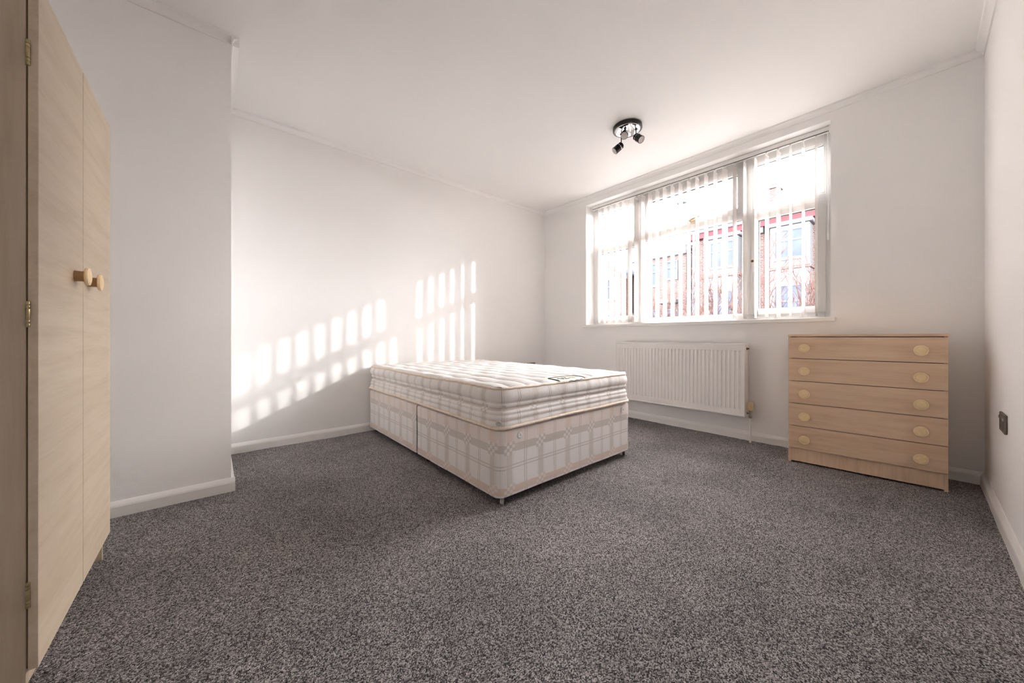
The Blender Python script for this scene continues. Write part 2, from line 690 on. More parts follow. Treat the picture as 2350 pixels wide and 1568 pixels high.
SK = [(0, -0.03), (0.017, -0.03), (0.017, 0.048), (0.015, 0.056), (0.009, 0.066), (0.004, 0.073), (0, 0.074)]
def skirting(name, p0, p1, out):
    bm = bmesh.new()
    extrude_profile(bm, SK, p0, p1, out)
    return struct(name, bm, M['trim'])


skirting('baseboard_window', (XW, YR, 0), (XW, YL, 0), (-1, 0, 0))
skirting('baseboard_left', (XB, YL, 0), (XW, YL, 0), (0, -1, 0))
skirting('baseboard_right', (XR, YR, 0), (XW, YR, 0), (0, 1, 0))
skirting('baseboard_breast', (XR, YB, 0), (XB + 0.017, YB, 0), (0, -1, 0))
skirting('baseboard_breast_return', (XB, YB - 0.001, 0), (XB, YL, 0), (1, 0, 0))

CV = [(0, 0), (0, -0.038), (0.006, -0.038), (0.008, -0.03), (0.014, -0.019), (0.024, -0.011), (0.034, -0.008), (0.036, 0)]
def cornice(name, p0, p1, out):
    bm = bmesh.new()
    extrude_profile(bm, CV, p0, p1, out)
    return struct(name, bm, M['trim'] if False else M['ceiling'])


cornice('trim_1', (XW, YR, CEIL), (XW, YL, CEIL), (-1, 0, 0))
cornice('trim_2', (XB, YL, CEIL), (XW, YL, CEIL), (0, -1, 0))
cornice('trim_3', (XR, YR, CEIL), (XW, YR, CEIL), (0, 1, 0))
cornice('trim_4', (XR, YB, CEIL), (XB + 0.036, YB, CEIL), (0, -1, 0))
cornice('trim_5', (XB, YB - 0.036, CEIL), (XB, YL, CEIL), (1, 0, 0))

# ------------------------------------------------------------------ window
GX = XW + 0.19            # glass plane
FX0, FX1 = XW + 0.16, XW + 0.225
win = tag(empty('window_1', (0, 0, 0)), kind='structure')
bm = bmesh.new()
FW = 0.05
box(bm, FX0, FX1, WY0 - 0.004, WY0 + FW, WZ0, WZ1 + 0.002, 0.003)
box(bm, FX0, FX1, WY1 - FW, WY1 + 0.004, WZ0, WZ1 + 0.002, 0.003)
box(bm, FX0, FX1, WY0 + FW, WY1 - FW, WZ0 + 0.0005, WZ0 + 0.052, 0.003)
box(bm, FX0, FX1, WY0 + FW, WY1 - FW, WZ1 - 0.085, WZ1 + 0.002, 0.003)
obj('outer_frame', bm, M['upvc'], win)
M1a, M1b, M2a, M2b = 1.937, 2.0, 0.94, 1.005
TZ0, TZ1 = 1.912, 1.966
bm = bmesh.new()
box(bm, FX0 - 0.002, FX1, M1a, M1b, WZ0 + 0.05, WZ1 - 0.08, 0.003)
obj('mullion', bm, M['upvc'], win)
bm = bmesh.new()
box(bm, FX0 - 0.002, FX1, M2a, M2b, WZ0 + 0.05, WZ1 - 0.08, 0.003)
obj('mullion', bm, M['upvc'], win)
for (a, b) in ((WY0 + FW, M2a), (M2b, M1a), (M1b, WY1 - FW)):
    bm = bmesh.new()
    box(bm, FX0 - 0.001, FX1, a - 0.003, b + 0.003, TZ0, TZ1, 0.003)
    obj('transom', bm, M['upvc'], win)


def gasket_ring(bm, y0, y1, z0, z1, t=0.006):
    x0, x1 = GX - 0.016, GX + 0.004
    box(bm, x0, x1, y0, y0 + t, z0, z1)
    box(bm, x0, x1, y1 - t, y1, z0, z1)
    box(bm, x0, x1, y0 + t, y1 - t, z0, z0 + t)
    box(bm, x0, x1, y0 + t, y1 - t, z1 - t, z1)


def pane(y0, y1, z0, z1, parent):
    bm = bmesh.new()
    gasket_ring(bm, y0, y1, z0, z1)
    obj('gasket', bm, M['gasket'], parent)
    p = obj('pane', nbox(GX - 0.002, GX + 0.002, y0, y1, z0, z1), M['glass'], parent)
    return p


def bead(y0, y1, z0, z1, parent, w=0.013):
    """sloping glazing bead round a fixed pane"""
    bm = bmesh.new()
    box(bm, FX0 + 0.006, GX - 0.003, y0 - 0.002, y0 + w, z0, z1, 0.003)
    box(bm, FX0 + 0.006, GX - 0.003, y1 - w, y1 + 0.002, z0, z1, 0.003)
    box(bm, FX0 + 0.006, GX - 0.003, y0 + w, y1 - w, z0 - 0.002, z0 + w, 0.003)
    box(bm, FX0 + 0.006, GX - 0.003, y0 + w, y1 - w, z1 - w, z1 + 0.002, 0.003)
    obj('glazing_bead', bm, M['upvc'], parent)


ZB, ZT = WZ0 + 0.052, WZ1 - 0.085
for y0, y1, z0, z1 in ((WY0 + FW, M2a, TZ1, ZT), (M1b, WY1 - FW, TZ1, ZT), (M2b, M1a, ZB, TZ0)):
    bead(y0, y1, z0, z1, win)
    pane(y0 + 0.008, y1 - 0.008, z0 + 0.008, z1 - 0.008, win)


def sash(name, y0, y1, z0, z1, w=0.05):
    x0, x1 = FX0 - 0.012, FX1 - 0.012
    bm = bmesh.new()
    box(bm, x0, x1, y0, y0 + w, z0, z1, 0.003, 2)
    box(bm, x0, x1, y1 - w, y1, z0, z1, 0.003, 2)
    box(bm, x0, x1, y0 + w, y1 - w, z0, z0 + w, 0.003, 2)
    box(bm, x0, x1, y0 + w, y1 - w, z1 - w, z1, 0.003, 2)
    s = obj(name, bm, M['upvc'], win)
    bm = bmesh.new()
    t = 0.006
    box(bm, GX - 0.018, GX - 0.003, y0 + w - 0.002, y0 + w + t, z0 + w, z1 - w)
    box(bm, GX - 0.018, GX - 0.003, y1 - w - t, y1 - w + 0.002, z0 + w, z1 - w)
    box(bm, GX - 0.018, GX - 0.003, y0 + w, y1 - w, z0 + w - 0.002, z0 + w + t)
    box(bm, GX - 0.018, GX - 0.003, y0 + w, y1 - w, z1 - w - t, z1 - w + 0.002)
    obj('gasket', bm, M['gasket'], s)
    obj('pane', nbox(GX - 0.002, GX + 0.002, y0 + w - 0.004, y1 - w + 0.004, z0 + w - 0.004, z1 - w + 0.004), M['glass'], s)
    return s


s1 = sash('casement', WY0 + FW - 0.004, M2a + 0.006, ZB - 0.004, TZ0 + 0.002)
s2 = sash('casement', M1b - 0.006, WY1 - FW + 0.004, ZB - 0.004, TZ0 + 0.002)
s3 = sash('fanlight', M2b - 0.004, M1a + 0.004, TZ1 - 0.006, ZT + 0.004, 0.048)


def handle(par, y, z, vertical, mat):
    x = FX0 - 0.012
    bm = bmesh.new()
    if vertical:
        box(bm, x - 0.008, x, y - 0.012, y + 0.012, z - 0.04, z + 0.03, 0.003, 2)
        tube(bm, [(x - 0.006, y, z), (x - 0.03, y, z), (x - 0.036, y, z - 0.02), (x - 0.036, y, z - 0.1)], [0.009, 0.009, 0.008, 0.006], 8)
    else:
        box(bm, x - 0.008, x, y - 0.035, y + 0.035, z - 0.011, z + 0.011, 0.003, 2)
        tube(bm, [(x - 0.006, y + 0.01, z), (x - 0.03, y + 0.01, z), (x - 0.036, y - 0.01, z + 0.006), (x - 0.036, y - 0.09, z + 0.02)], [0.009, 0.009, 0.008, 0.006], 8)
    return obj('handle', bm, mat, par, smooth=True)


handle(s1, 0.925, 1.51, True, M['upvc'])
obj('handle_pivot', lathe(bmesh.new(), [(0.011, 0.0), (0.011, 0.008), (0.0, 0.009)], (FX0 - 0.045, 0.925, 1.51), (-1, 0, 0), 12), M['rust'], s1, smooth=True)
handle(s2, 2.02, 1.47, True, M['handle'])
handle(s3, 1.44, 1.992, False, M['handle'])

bm = bmesh.new()
box(bm, XW - 0.035, FX0 + 0.004, WY0 - 0.03, WY1 + 0.035, WZ0 - 0.03, WZ0, 0.004, 2)
obj('window_sill', bm, M['trim'], win)

# ------------------------------------------------------------------ vertical blind
blind = tag(empty('vertical_blind', (XW + 0.105, 1.504, 0)), 'white vertical blind with open vanes hanging inside the window recess', 'blind')
BX = 0.0
def L(y):
    return y - 1.504
bm = bmesh.new()
box(bm, -0.022, 0.022, L(0.425), L(2.575), 2.400, 2.434, 0.003, 2)
obj('headrail', bm, M['rail'], blind)
bm = bmesh.new()
box(bm, -0.0215, -0.012, L(0.43), L(2.57), 2.3955, 2.3995)
obj('track_slot', bm, M['slot'], blind)
for yy in (0.428, 2.572):
    obj('end_cap', nbox(-0.026, 0.026, L(yy) - 0.006, L(yy) + 0.006, 2.392, 2.437, 0.003, 2), M['rail'], blind)

vane_y = [0.507 + 0.0785 * k for k in range(26)]
wide = {0: -1.5, 1: -3.0, 2: -1.0, 3: -7.0, 4: -4.5, 5: 1.0, 6: -1.0, 7: -3.0, 8: -12.0, 9: -1.5, 10: -0.5, 11: 1.0, 12: 0.0,
        13: -0.5, 14: 0.8, 15: -0.5, 16: 0.5, 17: -0.6, 18: -1.0, 19: -6.0, 20: 1.0, 21: 2.0, 22: 3.0, 23: 1.0, 24: 4.0, 25: 8.0}
VZ0, VZ1 = 1.022, 2.372
def vane_mesh():
    bm = bmesh.new()
    box(bm, -0.0445, 0.0445, -0.0006, 0.0006, VZ0, VZ1)
    return bm
def weight_mesh():
    bm = bmesh.new()
    box(bm, -0.0425, 0.0425, -0.0016, 0.0016, VZ0 + 0.002, VZ0 + 0.032, 0.001)
    return bm
def carrier_mesh():
    bm = bmesh.new()
    box(bm, -0.012, 0.012, -0.005, 0.005, VZ1 + 0.014, 2.400, 0.001)
    box(bm, -0.041, 0.041, -0.0025, 0.0025, VZ1 - 0.012, VZ1 + 0.004, 0.001)
    tube(bm, [(-0.026, 0, VZ1 + 0.002), (0, 0, VZ1 + 0.016), (0.026, 0, VZ1 + 0.002)], 0.003, 6)
    return bm
v0 = obj('vane', vane_mesh(), M['vane'], blind)
w0 = obj('bottom_weight', weight_mesh(), M['vane'], v0)
c0 = obj('hanger', carrier_mesh(), M['rail'], v0)
for i, y in enumerate(vane_y):
    v = v0 if i == 0 else copy_tree(v0, blind)
    v.location = (0, L(y), 0)
    v.rotation_euler = (0, 0, math.radians(wide[i]))
# bead chain linking the bottom weights, and the tilt wand
bm = bmesh.new()
for sx in (-0.041, 0.041):
    pts = []
    for a, b in zip(vane_y, vane_y[1:]):
        for q in range(4):
            t = q / 4
            pts.append((sx, L(a + (b - a) * t), VZ0 + 0.012 - 0.016 * math.sin(math.pi * t)))
    tube(bm, pts, 0.0011, 5)
obj('link_chain', bm, M['rail'], blind)
bm = bmesh.new()
tube(bm, [(-0.02, L(0.44), 2.395), (-0.022, L(0.437), 2.2), (-0.022, L(0.436), 1.75), (-0.02, L(0.438), 1.64)], 0.0028, 8)
lathe(bm, [(0.0, 0), (0.005, 0.004), (0.006, 0.05), (0.003, 0.06)], (-0.02, L(0.438), 1.58), (0, 0, 1), 10)
obj('tilt_wand', bm, M['rail'], blind, smooth=True)

# ------------------------------------------------------------------ divan base
BX0, BX1, BY0, BY1, BZ0, BZ1 = 1.08, 2.305, 1.36, 3.262, 0.043, 0.383
SPLIT = 2.283


def rounded_loop(x0, x1, y0, y1, r, step=0.03, nc=8, rs=None):
    """list of (x, y, nx, ny) counter-clockwise from the near-left corner"""
    rs = rs or (r, r, r, r)
    out = []
    corners = [(x0, y0, math.pi, rs[0], 1, 1), (x1, y0, 1.5 * math.pi, rs[1], -1, 1), (x1, y1, 0, rs[2], -1, -1), (x0, y1, 0.5 * math.pi, rs[3], 1, -1)]
    ends = []
    for cx, cy, a0, rr, sx, sy in corners:
        c = (cx + sx * rr, cy + sy * rr)
        pts = []
        for k in range(nc + 1):
            a = a0 + 0.5 * math.pi * k / nc
            pts.append((c[0] + rr * math.cos(a), c[1] + rr * math.sin(a), math.cos(a), math.sin(a)))
        ends.append(pts)
    for i in range(4):
        out += ends[i]
        p, q = ends[i][-1], ends[(i + 1) % 4][0]
        d = math.hypot(q[0] - p[0], q[1] - p[1])
        m = int(d / step)
        for k in range(1, m):
            t = k / m
            out.append((p[0] + (q[0] - p[0]) * t, p[1] + (q[1] - p[1]) * t, p[2], p[3]))
    return out


def side_u(x, y, nx, ny, ox, oy):
    """metres along the side for the woven pattern, seamless round the near-left corner"""
    if abs(ny) >= abs(nx):
        return x - ox
    return -(y - oy) - 0.10 if nx < 0 else (y - oy)


def skin_sides(bm, loop, prof, uvl, ox, oy, wob=None, mi=0):
    rings = []
    for off, z in prof:
        ring = []
        for i, (x, y, nx, ny) in enumerate(loop):
            d, dz = wob(i, x, y, nx, ny, off, z) if wob else (0, 0)
            ring.append(bm.verts.new((x + nx * (off + d), y + ny * (off + d), z + dz)))
        rings.append(ring)
    n = len(loop)
    us = [side_u(*p, ox, oy) for p in loop]
    for k in range(len(prof) - 1):
        for i in range(n):
            j = (i + 1) % n
            f = bm.faces.new((rings[k][i], rings[k][j], rings[k + 1][j], rings[k + 1][i]))
            f.material_index = mi
            ua, ub = us[i], us[j]
            if abs(ub - ua) > 0.25:
                ub = ua
            for lp, (uu, vv) in zip(f.loops, ((ua, prof[k][1]), (ub, prof[k][1]), (ub, prof[k + 1][1]), (ua, prof[k + 1][1]))):
                lp[uvl].uv = (uu, vv)
    return rings


def divan_half(y0, y1, rs):
    bm = bmesh.new()
    uvl = bm.loops.layers.uv.new('UVMap')
    loop = rounded_loop(BX0, BX1, y0, y1, 0.03, 0.04, 6, rs)
    prof = [(-0.012, BZ0), (-0.002, BZ0 + 0.004), (0, BZ0 + 0.012), (0, 0.12), (0, 0.2), (0, 0.3), (0, BZ1 - 0.012), (-0.004, BZ1 - 0.003), (-0.012, BZ1)]

    def wob(i, x, y, nx, ny, off, z):
        t = (z - BZ0) / (BZ1 - BZ0)
        d = -0.006 * math.sin(math.pi * t) * (0.5 + 0.5 * noise.noise(Vector((x * 2.5, y * 2.5, 1))))
        d += 0.003 * noise.noise(Vector((x * 7, y * 7, z * 7)))
        return d, 0
    rings = skin_sides(bm, loop, prof, uvl, BX0, BY0, wob)
    bm.faces.new(rings[-1])
    f = bm.faces.new(rings[0])
    f.material_index = 1
    return bm


bed = tag(empty('divan_base', (0, 0, 0)), 'double divan bed base in cream checked fabric standing on castors', 'bed base')
obj('divan_half', divan_half(BY0, SPLIT - 0.009, (0.045, 0.045, 0.006, 0.006)), [M['plaid_base'], M['underside_and_gap']], bed, smooth=True)
obj('divan_half', divan_half(SPLIT + 0.009, BY1, (0.006, 0.006, 0.03, 0.03)), [M['plaid_base'], M['underside_and_gap']], bed, smooth=True)
obj('joining_gap_shade', nbox(BX0 + 0.010, BX1 - 0.010, SPLIT - 0.0085, SPLIT + 0.0085, BZ0 + 0.01, BZ1 - 0.012), M['underside_and_gap'], bed)  # dark filler standing in for the shade between the two halves


def castor_at(x, y, mat):
    bm = bmesh.new()
    lathe(bm, [(0.016, 0.047), (0.014, 0.036), (0.007, 0.033), (0.007, 0.022)], (x, y, 0), (0, 0, 1), 12)
    lathe(bm, [(0.008, -0.010), (0.0165, -0.008), (0.0175, 0), (0.0165, 0.008), (0.008, 0.010)], (x + 0.004, y, 0.0175), (0.6, -0.8, 0), 16)
    return obj('castor', bm, mat, bed, smooth=True)


castor_at(BX0 + 0.045, BY0 + 0.035, M['castor'])
castor_at(BX1 - 0.045, BY0 + 0.035, M['castor_dark'])
castor_at(BX0 + 0.05, SPLIT - 0.08, M['castor_dark'])
castor_at(BX1 - 0.05, SPLIT - 0.08, M['castor_dark'])
castor_at(BX0 + 0.05, BY1 - 0.06, M['castor_dark'])
castor_at(BX1 - 0.05, BY1 - 0.06, M['castor_dark'])
for vx, vz in ((1.218, 0.346), (2.192, 0.346)):
    bm = bmesh.new()
    lathe(bm, [(0.0, 0.002), (0.006, 0.002), (0.009, 0.006), (0.014, 0.006), (0.018, 0.003), (0.018, -0.006)], (vx, BY0, vz), (0, -1, 0), 18)
    obj('air_vent', bm, M['plaid_base'], bed, smooth=True)

# ------------------------------------------------------------------ mattress
MX0, MX1, MY0, MY1 = 1.083, 2.298, 1.364, 3.264
MZ0, MZ1 = 0.399, 0.592
mat_root = tag(empty('mattress', (0, 0, 0)), 'cream checked quilted mattress lying on the divan base', 'mattress')


def edge_wave(x, y):
    return 0.0055 * noise.noise(Vector((x * 3.2, y * 3.2, 11))) + 0.003 * noise.noise(Vector((x * 11, y * 11, 4)))


def border():
    bm = bmesh.new()
    uvl = bm.loops.layers.uv.new('UVMap')
    loop = rounded_loop(MX0, MX1, MY0, MY1, 0.075, 0.018, 10)
    P = [(-0.03, MZ0 - 0.0152), (0.004, MZ0 + 0.001), (0.008, 0.409), (0.010, 0.418), (0.009, 0.428), (0.0035, 0.4365), (0.008, 0.442), (0.009, 0.450), (0.007, 0.458),
         (0.001, 0.4635), (0.004, 0.469), (0.004, 0.476), (-0.002, 0.483), (-0.010, 0.490), (-0.009, 0.495), (-0.001, 0.502), (0.003, 0.509),
         (0.0015, 0.516), (-0.002, 0.520), (0.004, 0.526), (0.009, 0.536), (0.011, 0.548), (0.010, 0.561), (0.006, 0.574), (0.001, 0.584), (-0.003, MZ1)]

    def wob(i, x, y, nx, ny, off, z):
        t = (z - MZ0) / (MZ1 - MZ0)
        d = 0.004 * noise.noise(Vector((x * 5, y * 5, z * 5)))
        d += 0.0012 * math.sin(85 * (x + y)) * math.sin(math.pi * min(1, max(0, (z - 0.52) / 0.07)))
        dz = edge_wave(x, y) * t * t - (0.009 if off > -0.02 else 0.0) * (1 - t) ** 2 * max(0, 1 - math.hypot(x - MX0, y - MY0) / 0.5)
        return d, dz
    rings = skin_sides(bm, loop, P, uvl, MX0, MY0, wob)
    bm.faces.new(rings[0])
    return bm, [r.co.copy() for r in rings[-1]], [r.co.copy() for r in rings[1]]


bm, top_edge, bot_edge = border()
obj('side_border', bm, M['plaid_mattress'], mat_root, smooth='all')


BCX, BCY, BHX, BHY = 1.672, 1.422, 0.116, 0.052


def top_z(x, y):
    """height of the quilted sleeping surface: staggered pillows between wavy stitched rows"""
    e = min(x - MX0, MX1 - x, y - MY0, MY1 - y)
    row = (x + 0.010 * math.sin(y * 2 * math.pi / 0.26)) / 0.118
    ri = math.floor(row)
    u = row - ri
    col = y / 0.26 + 0.5 * (ri % 2)
    w = col - math.floor(col)
    pil = (math.sin(math.pi * u) ** 0.55) * (0.55 + 0.45 * math.sin(math.pi * w) ** 0.5)
    q = max(abs(x - BCX) / (BHX + 0.02), abs(y - BCY) / (BHY + 0.02))
    if q < 1.15:
        k = min(1, max(0, (1.15 - q) / 0.15))
        pil = pil * (1 - k) + 0.3 * k
    z = MZ1 + 0.001 + min(1, e / 0.05) * 0.004 + min(1, max(0, e) / 0.02) * 0.015 * pil
    z += min(1, e / 0.25) * 0.006 + 0.003 * noise.noise(Vector((x * 6, y * 6, 2)))
    if e < 0.03:
        z += edge_wave(x, y) * (1 - e / 0.03) + 0.0015 * math.sin(120 * (x + y)) * (1 - e / 0.03)
    return z


def mattress_top():
    bm = bmesh.new()
    nx, ny = 170, 250
    vs = {}
    r = 0.075
    for i in range(nx + 1):
        for j in range(ny + 1):
            a, b = i / nx, j / ny
            x = MX0 + 0.002 + (MX1 - MX0 - 0.004) * a
            y = MY0 + 0.002 + (MY1 - MY0 - 0.004) * b
            # pull the square grid into the rounded outline
            for cx, cy, sx, sy in ((MX0 + r, MY0 + r, -1, -1), (MX1 - r, MY0 + r, 1, -1), (MX0 + r, MY1 - r, -1, 1), (MX1 - r, MY1 - r, 1, 1)):
                dx, dy = (x - cx) * sx, (y - cy) * sy
                if dx > 0 and dy > 0:
                    m = max(dx, dy)
                    h = math.hypot(dx, dy)
                    k = m / h if h > 1e-9 else 1
                    x, y = cx + dx * k * sx, cy + dy * k * sy
            vs[i, j] = bm.verts.new((x, y, top_z(x, y)))
    for i in range(nx):
        for j in range(ny):
            bm.faces.new((vs[i, j], vs[i + 1, j], vs[i + 1, j + 1], vs[i, j + 1]))
    return bm


obj('quilted_top', mattress_top(), M['top_fabric'], mat_root, smooth='all')


def piping(pts, r, dz):
    bm = bmesh.new()
    n = len(pts)
    P = []
    for i, p in enumerate(pts):
        P.append((p.x, p.y, p.z + dz + 0.0008 * math.sin(i * 1.7)))
    tube(bm, P, r, 8, closed=True)
    return bm


obj('edge_piping', piping(top_edge, 0.007, 0.002), M['tape'], mat_root, smooth='all')
pts = []
for p in bot_edge:
    c = Vector((0.5 * (MX0 + MX1), 0.5 * (MY0 + MY1), p.z))
    d = (p - c)
    s = 0.0035 * noise.noise(p * 3.0)
    q = p + Vector((d.x / abs(d.x) * 0.007 if abs(d.x) > 0.45 else 0, d.y / abs(d.y) * 0.007 if abs(d.y) > 0.8 else 0, s))
    pts.append(q)
obj('edge_piping', piping(pts, 0.008, 0.004), M['tape'], mat_root, smooth='all')
bm = bmesh.new()
lathe(bm, [(0.0, 0.0), (0.006, 0.0), (0.008, 0.003), (0.013, 0.003), (0.015, 0.0), (0.015, -0.01)], (MX0 + 0.008, MY0 + 0.012, 0.424), (-0.72, -0.7, 0), 16)
obj('air_vent', bm, M['castor'], mat_root, smooth=True)

# embroidered badge sewn at the foot end, following the surface
def badge_xy(u, v, k=1.0):
    """u, v in -1..1 mapped to a four sided cloth shape with gently bowed sides"""
    bow = 0.010
    x = BCX + k * (u * BHX + math.copysign(bow, u) * abs(u) * (1 - v * v))
    y = BCY + k * (v * BHY + math.copysign(bow, v) * abs(v) * (1 - u * u))
    return x, y


BUP = 0.0022
bm = bmesh.new()
nb = 16
gv = {}
for i in range(nb + 1):
    for j in range(nb + 1):
        x, y = badge_xy(-1 + 2 * i / nb, -1 + 2 * j / nb)
        gv[i, j] = bm.verts.new((x, y, top_z(x, y) + BUP))
for i in range(nb):
    for j in range(nb):
        bm.faces.new((gv[i, j], gv[i + 1, j], gv[i + 1, j + 1], gv[i, j + 1]))
rim = [gv[i, 0] for i in range(nb)] + [gv[nb, j] for j in range(nb)] + [gv[i, nb] for i in range(nb, 0, -1)] + [gv[0, j] for j in range(nb, 0, -1)]
low = [bm.verts.new((v.co.x, v.co.y, v.co.z - 0.004)) for v in rim]
for i in range(len(rim)):
    j = (i + 1) % len(rim)
    bm.faces.new((rim[i], rim[j], low[j], low[i]))
edge_pts = [v.co.copy() + Vector((0, 0, 0.0006)) for v in rim]
bo = obj('embroidered_badge', bm, M['badge'], mat_root)
tag(bo, 'cream badge with dark green stitched edge and letters')
bm = bmesh.new()
tube(bm, edge_pts, 0.0032, 6, closed=True)
obj('stitched_edge', bm, M['badge_dark'], bo, smooth='all')
BADGE_Z = top_z(BCX, BCY) + BUP


def letters(text, size, loc, rz, mat, parent):
    cu = bpy.data.curves.new('letters', 'FONT')
    cu.body = text
    cu.size = size
    cu.extrude = 0.0008
    cu.offset = 0.0012
    tmp = bpy.data.objects.new('letters_source', cu)
    COL.objects.link(tmp)
    dg = bpy.context.evaluated_depsgraph_get()
    me = bpy.data.meshes.new_from_object(tmp.evaluated_get(dg))
    bpy.data.objects.remove(tmp)
    bpy.data.curves.remove(cu)
    me.name = 'letters'
    o = link('letters', me, mat, parent)
    o.location = loc
    o.rotation_euler = (0, 0, rz)
    return o


lt = letters('OZ', 0.06, (0, 0, 0), 0.0, M['badge_dark'], bo)
for v in lt.data.vertices:
    x, y = v.co.x + 1.59, v.co.y + 1.405
    v.co = (x, y, top_z(x, y) + BUP + 0.0006 + max(0, v.co.z))
bm = bmesh.new()
GX_, GY_ = 1.72, 1.422
gz = top_z(GX_, GY_) + BUP
lathe(bm, [(0.020, 0), (0.023, 0.0018), (0.027, 0)], (GX_, GY_, gz), (0, 0, 1), 20, closed=True)
for a in range(6):
    an = a * math.pi / 3
    lathe(bm, [(0.007, 0), (0.005, 0.0018), (0, 0.0022)], (GX_ + 0.010 * math.cos(an), GY_ + 0.010 * math.sin(an), gz), (0, 0, 1), 8)
obj('crest', bm, M['badge_gold'], bo, smooth='all')

# ------------------------------------------------------------------ knobs
def knob(name, parent, loc, ax, d=0.058, length=0.03, roll=0.0):
    """round disc knob with a turned ring, on a stem; ax = outward unit vector in the parent's frame"""
    o, ax = Vector(loc), Vector(ax)
    k = link(name, bpy.data.meshes.new(name), None, parent)
    r = d / 2
    bm = bmesh.new()
    lathe(bm, [(r * 0.45, length), (r * 0.93, length), (r, length + 0.002), (r, length + 0.005), (r * 0.95, length + 0.0075), (r * 0.74, length + 0.009),
               (r * 0.70, length + 0.0078), (r * 0.66, length + 0.009), (r * 0.3, length + 0.0105), (0, length + 0.011)], o, ax, 32)
    bmesh.ops.recalc_face_normals(bm, faces=bm.faces)
    bm.to_mesh(k.data)
    bm.free()
    for p in k.data.polygons:
        p.use_smooth = True
    k.data.set_sharp_from_angle(angle=math.radians(30))
    k.data.materials.append(M['knob'])
    bm = bmesh.new()
    lathe(bm, [(r * 0.60, 0.0), (r * 0.585, 0.003), (r * 0.57, length * 0.5), (r * 0.585, length + 0.0005)], o, ax, 24)
    return k, bm


# ------------------------------------------------------------------ chest of drawers
CH0, CH1 = Vector((3.019, 0.587)), Vector((3.069, -0.111))
cdir = (CH1 - CH0).normalized()
CW = (CH1 - CH0).length
ang = math.atan2(cdir.y, cdir.x) + math.pi / 2
chest = tag(empty('chest_of_drawers', (CH0.x + 0.5 * (CH1 - CH0).x, CH0.y + 0.5 * (CH1 - CH0).y, 0), ang),
            'five drawer chest in pale wood effect with round knobs standing under the window corner', 'chest of drawers')
# local frame: front faces -x, width along y
H2 = CW / 2
DEP = 0.29
TOPZ = 0.878
FT = 0.016
obj('side_panel', nbox(FT, DEP, H2 - 0.016, H2 - 0.001, 0.0, TOPZ - 0.015, 0.0008), M['oak_v'], chest)
obj('side_panel', nbox(FT, DEP, -H2 + 0.001, -H2 + 0.016, 0.0, TOPZ - 0.015, 0.0008), M['oak_v'], chest)
obj('top_panel', nbox(-0.004, DEP, -H2, H2, TOPZ - 0.0145, TOPZ, 0.001), M['oak_h'], chest)
obj('back_panel', nbox(DEP - 0.006, DEP - 0.002, -H2 + 0.016, H2 - 0.016, 0.02, TOPZ - 0.015), M['oak_h'], chest)
obj('plinth', nbox(FT + 0.002, FT + 0.018, -H2 + 0.016, H2 - 0.016, 0.010, 0.118, 0.0008), M['oak_v'], chest)
obj('inner_shade', nbox(FT + 0.02, DEP - 0.008, -H2 + 0.017, H2 - 0.017, 0.118, TOPZ - 0.018), M['edge_and_shade'], chest)  # dark block, shade put into the colour behind the drawer gaps
edges = [0.103, 0.2545, 0.408, 0.5605, 0.7135, 0.8605]
kz = [0.170, 0.326, 0.478, 0.631, 0.783]
proto = None
for i in range(5):
    z0, z1 = edges[i] + 0.0018, edges[i + 1] - 0.0018
    dr = obj('drawer', nbox(0.0, FT - 0.001, -H2 + 0.003, H2 - 0.003, z0, z1, 0.001), M['oak_h'], chest)
    for ky in (0.499 - 0.238, -0.009 - 0.238):
        k, stem = knob('knob', dr, (0.0, ky, kz[i]), (-1, 0, 0), 0.06, 0.026)
        s = obj('stem', stem, M['knob_stem'], dr, smooth=True)
        s.name = 'knob_stem'

# ------------------------------------------------------------------ wardrobe
WX = -0.305                      # door front
WY_0, WY_M, WY_1 = 1.321, 1.686, 2.058
ward = tag(empty('wardrobe', (WX, 0.5 * (WY_0 + WY_1), 0)), 'tall two door wardrobe in pale maple effect seen edge on at the left', 'wardrobe')
cy = 0.5 * (WY_0 + WY_1)
a0, a1, am = WY_0 - cy, WY_1 - cy, WY_M - cy
DT = 0.015
DB, DTOP = 0.0985, 1.682
CX = -DT - 0.003                 # carcass front
DEPW = 0.515
obj('side_panel', nbox(-DEPW, CX, a0 + 0.002, a0 + 0.017, 0.0, DTOP, 0.0008), M['maple_v'], ward)
obj('side_panel', nbox(-DEPW, CX, a1 - 0.017, a1 - 0.002, 0.0, DTOP, 0.0008), M['maple_v'], ward)
obj('top_panel', nbox(-DEPW, CX, a0 + 0.0172, a1 - 0.0172, DTOP - 0.016, DTOP, 0.0008), M['maple_h'], ward)
obj('bottom_panel', nbox(-DEPW, CX, a0 + 0.0172, a1 - 0.0172, 0.085, 0.1, 0.0008), M['maple_h'], ward)
obj('back_panel', nbox(-DEPW, -DEPW + 0.004, a0 + 0.0172, a1 - 0.0172, 0.02, DTOP - 0.0165), M['maple_h'], ward)
obj('plinth', nbox(CX - 0.036, CX - 0.022, a0 + 0.0172, a1 - 0.0172, 0.008, 0.0845, 0.0008), M['maple_h'], ward)
doors = []
for (p, q) in ((a0, am - 0.0025), (am + 0.0025, a1)):
    d = obj('door', nbox(-DT, 0, p, q, DB, DTOP, 0.0009), M['maple_h'], ward)
    doors.append(d)
obj('edge_band', nbox(-DT + 0.0005, -0.0008, am + 0.0019, am + 0.00245, DB + 0.001, DTOP - 0.001), M['edge_and_shade'], doors[1])
for d, ky in ((doors[0], 1.598 - cy), (doors[1], 1.747 - cy)):
    k, stem = knob('knob', d, (0.0, ky, 1.038), (1, 0, 0), 0.053, 0.021)
    s = obj('knob_stem', stem, M['knob_stem'], d, smooth=True)
